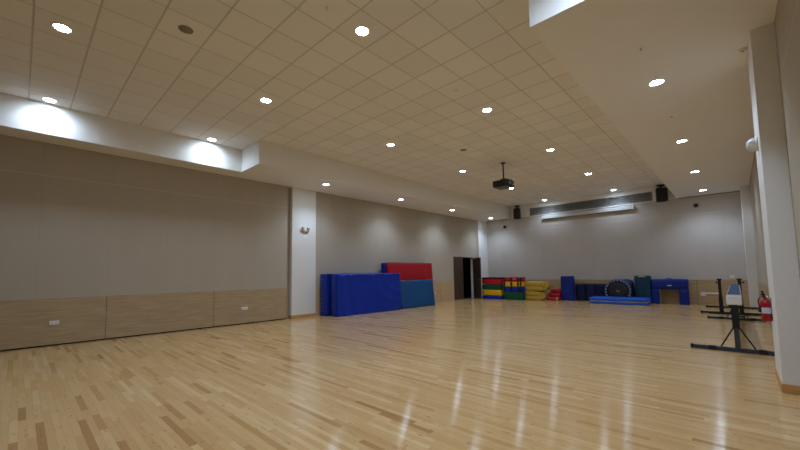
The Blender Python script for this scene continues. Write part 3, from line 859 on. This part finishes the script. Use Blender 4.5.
# blue foam arch
ar = thing('foam_arch', 'blue foam tunnel arch with square opening, standing at back wall', 'arch', (-2.64, 18.0, 0.0))
MB().pad((0, 0, 0), (0.275, 0.38, 0.605), 0.014, 0.005, 0.006, 1.9).build('leg', ARCH_V, ar)
MB().pad((0.91, 0, 0), (1.2, 0.38, 0.605), 0.014, 0.005, 0.006, 4.9).build('leg', ARCH_V, ar)
MB().pad((0, -0.004, 0.602), (1.2, 0.38, 1.01), 0.05, 0.006, 0.008, 7.9).build('lintel', ARCH_V, ar)
MB().box((0.255, 0.04, 0.01), (0.283, 0.36, 0.595), 0.004).build('inner_lining', CREAM_M, ar)
MB().box((0.54, -0.018, 0.735), (0.68, -0.008, 0.775), 0.002).build('badge', PALE_LABEL, ar)
MB().tube([(0.5, 0.16, 1.01), (0.53, 0.16, 1.04), (0.62, 0.16, 1.05), (0.68, 0.16, 1.01)], 0.014).build('carry_handle', STRAP_M, ar)

# ------------------------------------------------------------------ balance beam, seen end on
bb = thing('balance_beam', 'long white balance beam with blue suede top on steel T legs', 'balance beam', (-0.066, 8.35, 0.0))
prof = [(-0.095, 0.79), (0.095, 0.79), (0.102, 0.82), (0.102, 0.93), (0.086, 0.968), (-0.086, 0.968), (-0.102, 0.93), (-0.102, 0.82)]
MB().prism(prof, 1, 0.0, 5.2, 0.005).build('beam_body', BEAM_WHITE, bb)
MB().box((-0.082, 0.012, 0.962), (0.082, 5.19, 0.976), 0.004).build('suede_top', BEAM_BLUE, bb)
MB().box((-0.098, -0.012, 0.795), (0.098, 0.004, 0.945), 0.01).build('end_cap', BEAM_WHITE, bb)
def tleg(y):
    lg = MB().bar((0, y, 0.06), (0, y, 0.42), 0.07, 0.07).build('support_leg', FRAME_M, bb)
    MB().bar((0, y, 0.40), (0, y, 0.80), 0.098, 0.098).bar((-0.08, y, 0.775), (0.08, y, 0.775), 0.1, 0.03).build('upper_sleeve', FRAME_DK, lg)
    MB().bar((-0.61, y, 0.035), (0.535, y, 0.035), 0.07, 0.06).build('base_tube', FRAME_M, lg)
    for s in (-1, 1):
        MB().bar((0.215 * s, y, 0.07), (0.02 * s, y, 0.44), 0.022, 0.022).build('brace', FRAME_DK, lg)
    for xx in (-0.33, 0.30):
        MB().bar((xx - 0.05, y, 0.036), (xx + 0.05, y, 0.036), 0.085, 0.072).build('clamp_collar', BLACK_PL, lg)
    MB().cyl((0.04, y, 0.6), (0.1, y, 0.6), 0.012).lathe([(0, 0), (0.028, 0.0), (0.028, 0.02), (0, 0.02)], 16, Matrix.Translation((0.1, y, 0.6)) @ Matrix.Rotation(PI / 2, 4, 'Y')).build('height_knob', BLACK_PL, lg)
    for xx in (-0.61, 0.53):
        MB().box((xx - 0.02, y - 0.038, 0.0), (xx + 0.02, y + 0.038, 0.075), 0.006).build('rubber_foot', BLACK_PL, lg)
tleg(0.05); tleg(5.15)

# low bar frame standing behind the beam
bf = thing('bar_stand', 'dark steel bar stand with two uprights, on the floor behind the balance beam', 'gym stand', (-0.22, 15.1, 0.0))
rail = MB().bar((-0.68, 0.0, 0.035), (0.70, 0.0, 0.035), 0.06, 0.055).build('base_rail', FRAME_DK, bf)
MB().box((-0.72, -0.05, 0.0), (-0.66, 0.05, 0.075), 0.008).build('rubber_foot', BLACK_PL, rail)
MB().bar((-0.5, -0.16, 0.03), (0.68, -0.16, 0.03), 0.045, 0.045).build('cross_rail', FRAME_DK, bf)
MB().bar((0.14, -0.17, 0.03), (0.14, 2.3, 0.03), 0.05, 0.045).build('long_rail', FRAME_DK, bf)
r2 = MB().bar((-0.66, 2.3, 0.03), (0.68, 2.3, 0.03), 0.06, 0.055).build('base_rail', FRAME_DK, bf)
MB().box((-0.70, 2.25, 0.0), (-0.64, 2.35, 0.07), 0.008).build('rubber_foot', BLACK_PL, r2)
for xx, s in ((-0.205, -1), (0.255, 1)):
    up = MB().bar((xx, 0, 0.05), (xx, 0, 1.06), 0.075, 0.075).build('upright', FRAME_DK, bf)
    MB().bar((xx, 0, 0.045), (xx, 0, 0.52), 0.1, 0.1).build('sleeve', FRAME_DK, up)
    MB().box((xx - 0.06, -0.05, 1.05), (xx + 0.06, 0.05, 1.1), 0.01).build('bar_clamp', BLACK_PL, up)
    MB().cyl((xx, -0.03, 0.98), (xx + 0.09 * (-1 if s < 0 else 1), -0.03, 0.98), 0.016).lathe([(0, 0), (0.03, 0), (0.03, 0.025), (0, 0.025)], 14, Matrix.Translation((xx + 0.08 * (-1 if s < 0 else 1), -0.03, 0.98)) @ Matrix.Rotation(PI / 2, 4, 'Y')).build('height_knob', BLACK_PL, up)

# ------------------------------------------------------------------ world, camera, view
w = bpy.data.worlds.new('world'); scn.world = w; w.use_nodes = True
w.node_tree.nodes['Background'].inputs[0].default_value = (0.5, 0.55, 0.6, 1)
w.node_tree.nodes['Background'].inputs[1].default_value = 0.02

cam = bpy.data.cameras.new('camera'); co = bpy.data.objects.new('camera', cam); COL.objects.link(co)
yaw, pitch, roll = 0.751244, 0.0757487, -0.0151379
cy, sy, cp, sp_ = math.cos(yaw), math.sin(yaw), math.cos(pitch), math.sin(pitch)
d = Vector((-sy * cp, cy * cp, sp_)); r = Vector((cy, sy, 0)); u = r.cross(d)
cr_, sr_ = math.cos(roll), math.sin(roll)
r, u = cr_ * r + sr_ * u, -sr_ * r + cr_ * u
co.matrix_world = Matrix(((r.x, u.x, -d.x, 0), (r.y, u.y, -d.y, 0), (r.z, u.z, -d.z, 1.424), (0, 0, 0, 1)))
cam.sensor_width = 36.0; cam.sensor_fit = 'HORIZONTAL'
cam.lens = 36.0 * 357.074 / 800
cam.shift_x = -1.786 / 800; cam.shift_y = 20.87 / 800
cam.clip_start = 0.05
scn.camera = co

scn.view_settings.view_transform = 'Standard'
scn.view_settings.look = 'None'
scn.view_settings.exposure = 0.06
scn.cycles.use_denoising = True
scn.cycles.max_bounces = 10
scn.cycles.diffuse_bounces = 6
scn.cycles.sample_clamp_indirect = 6.0
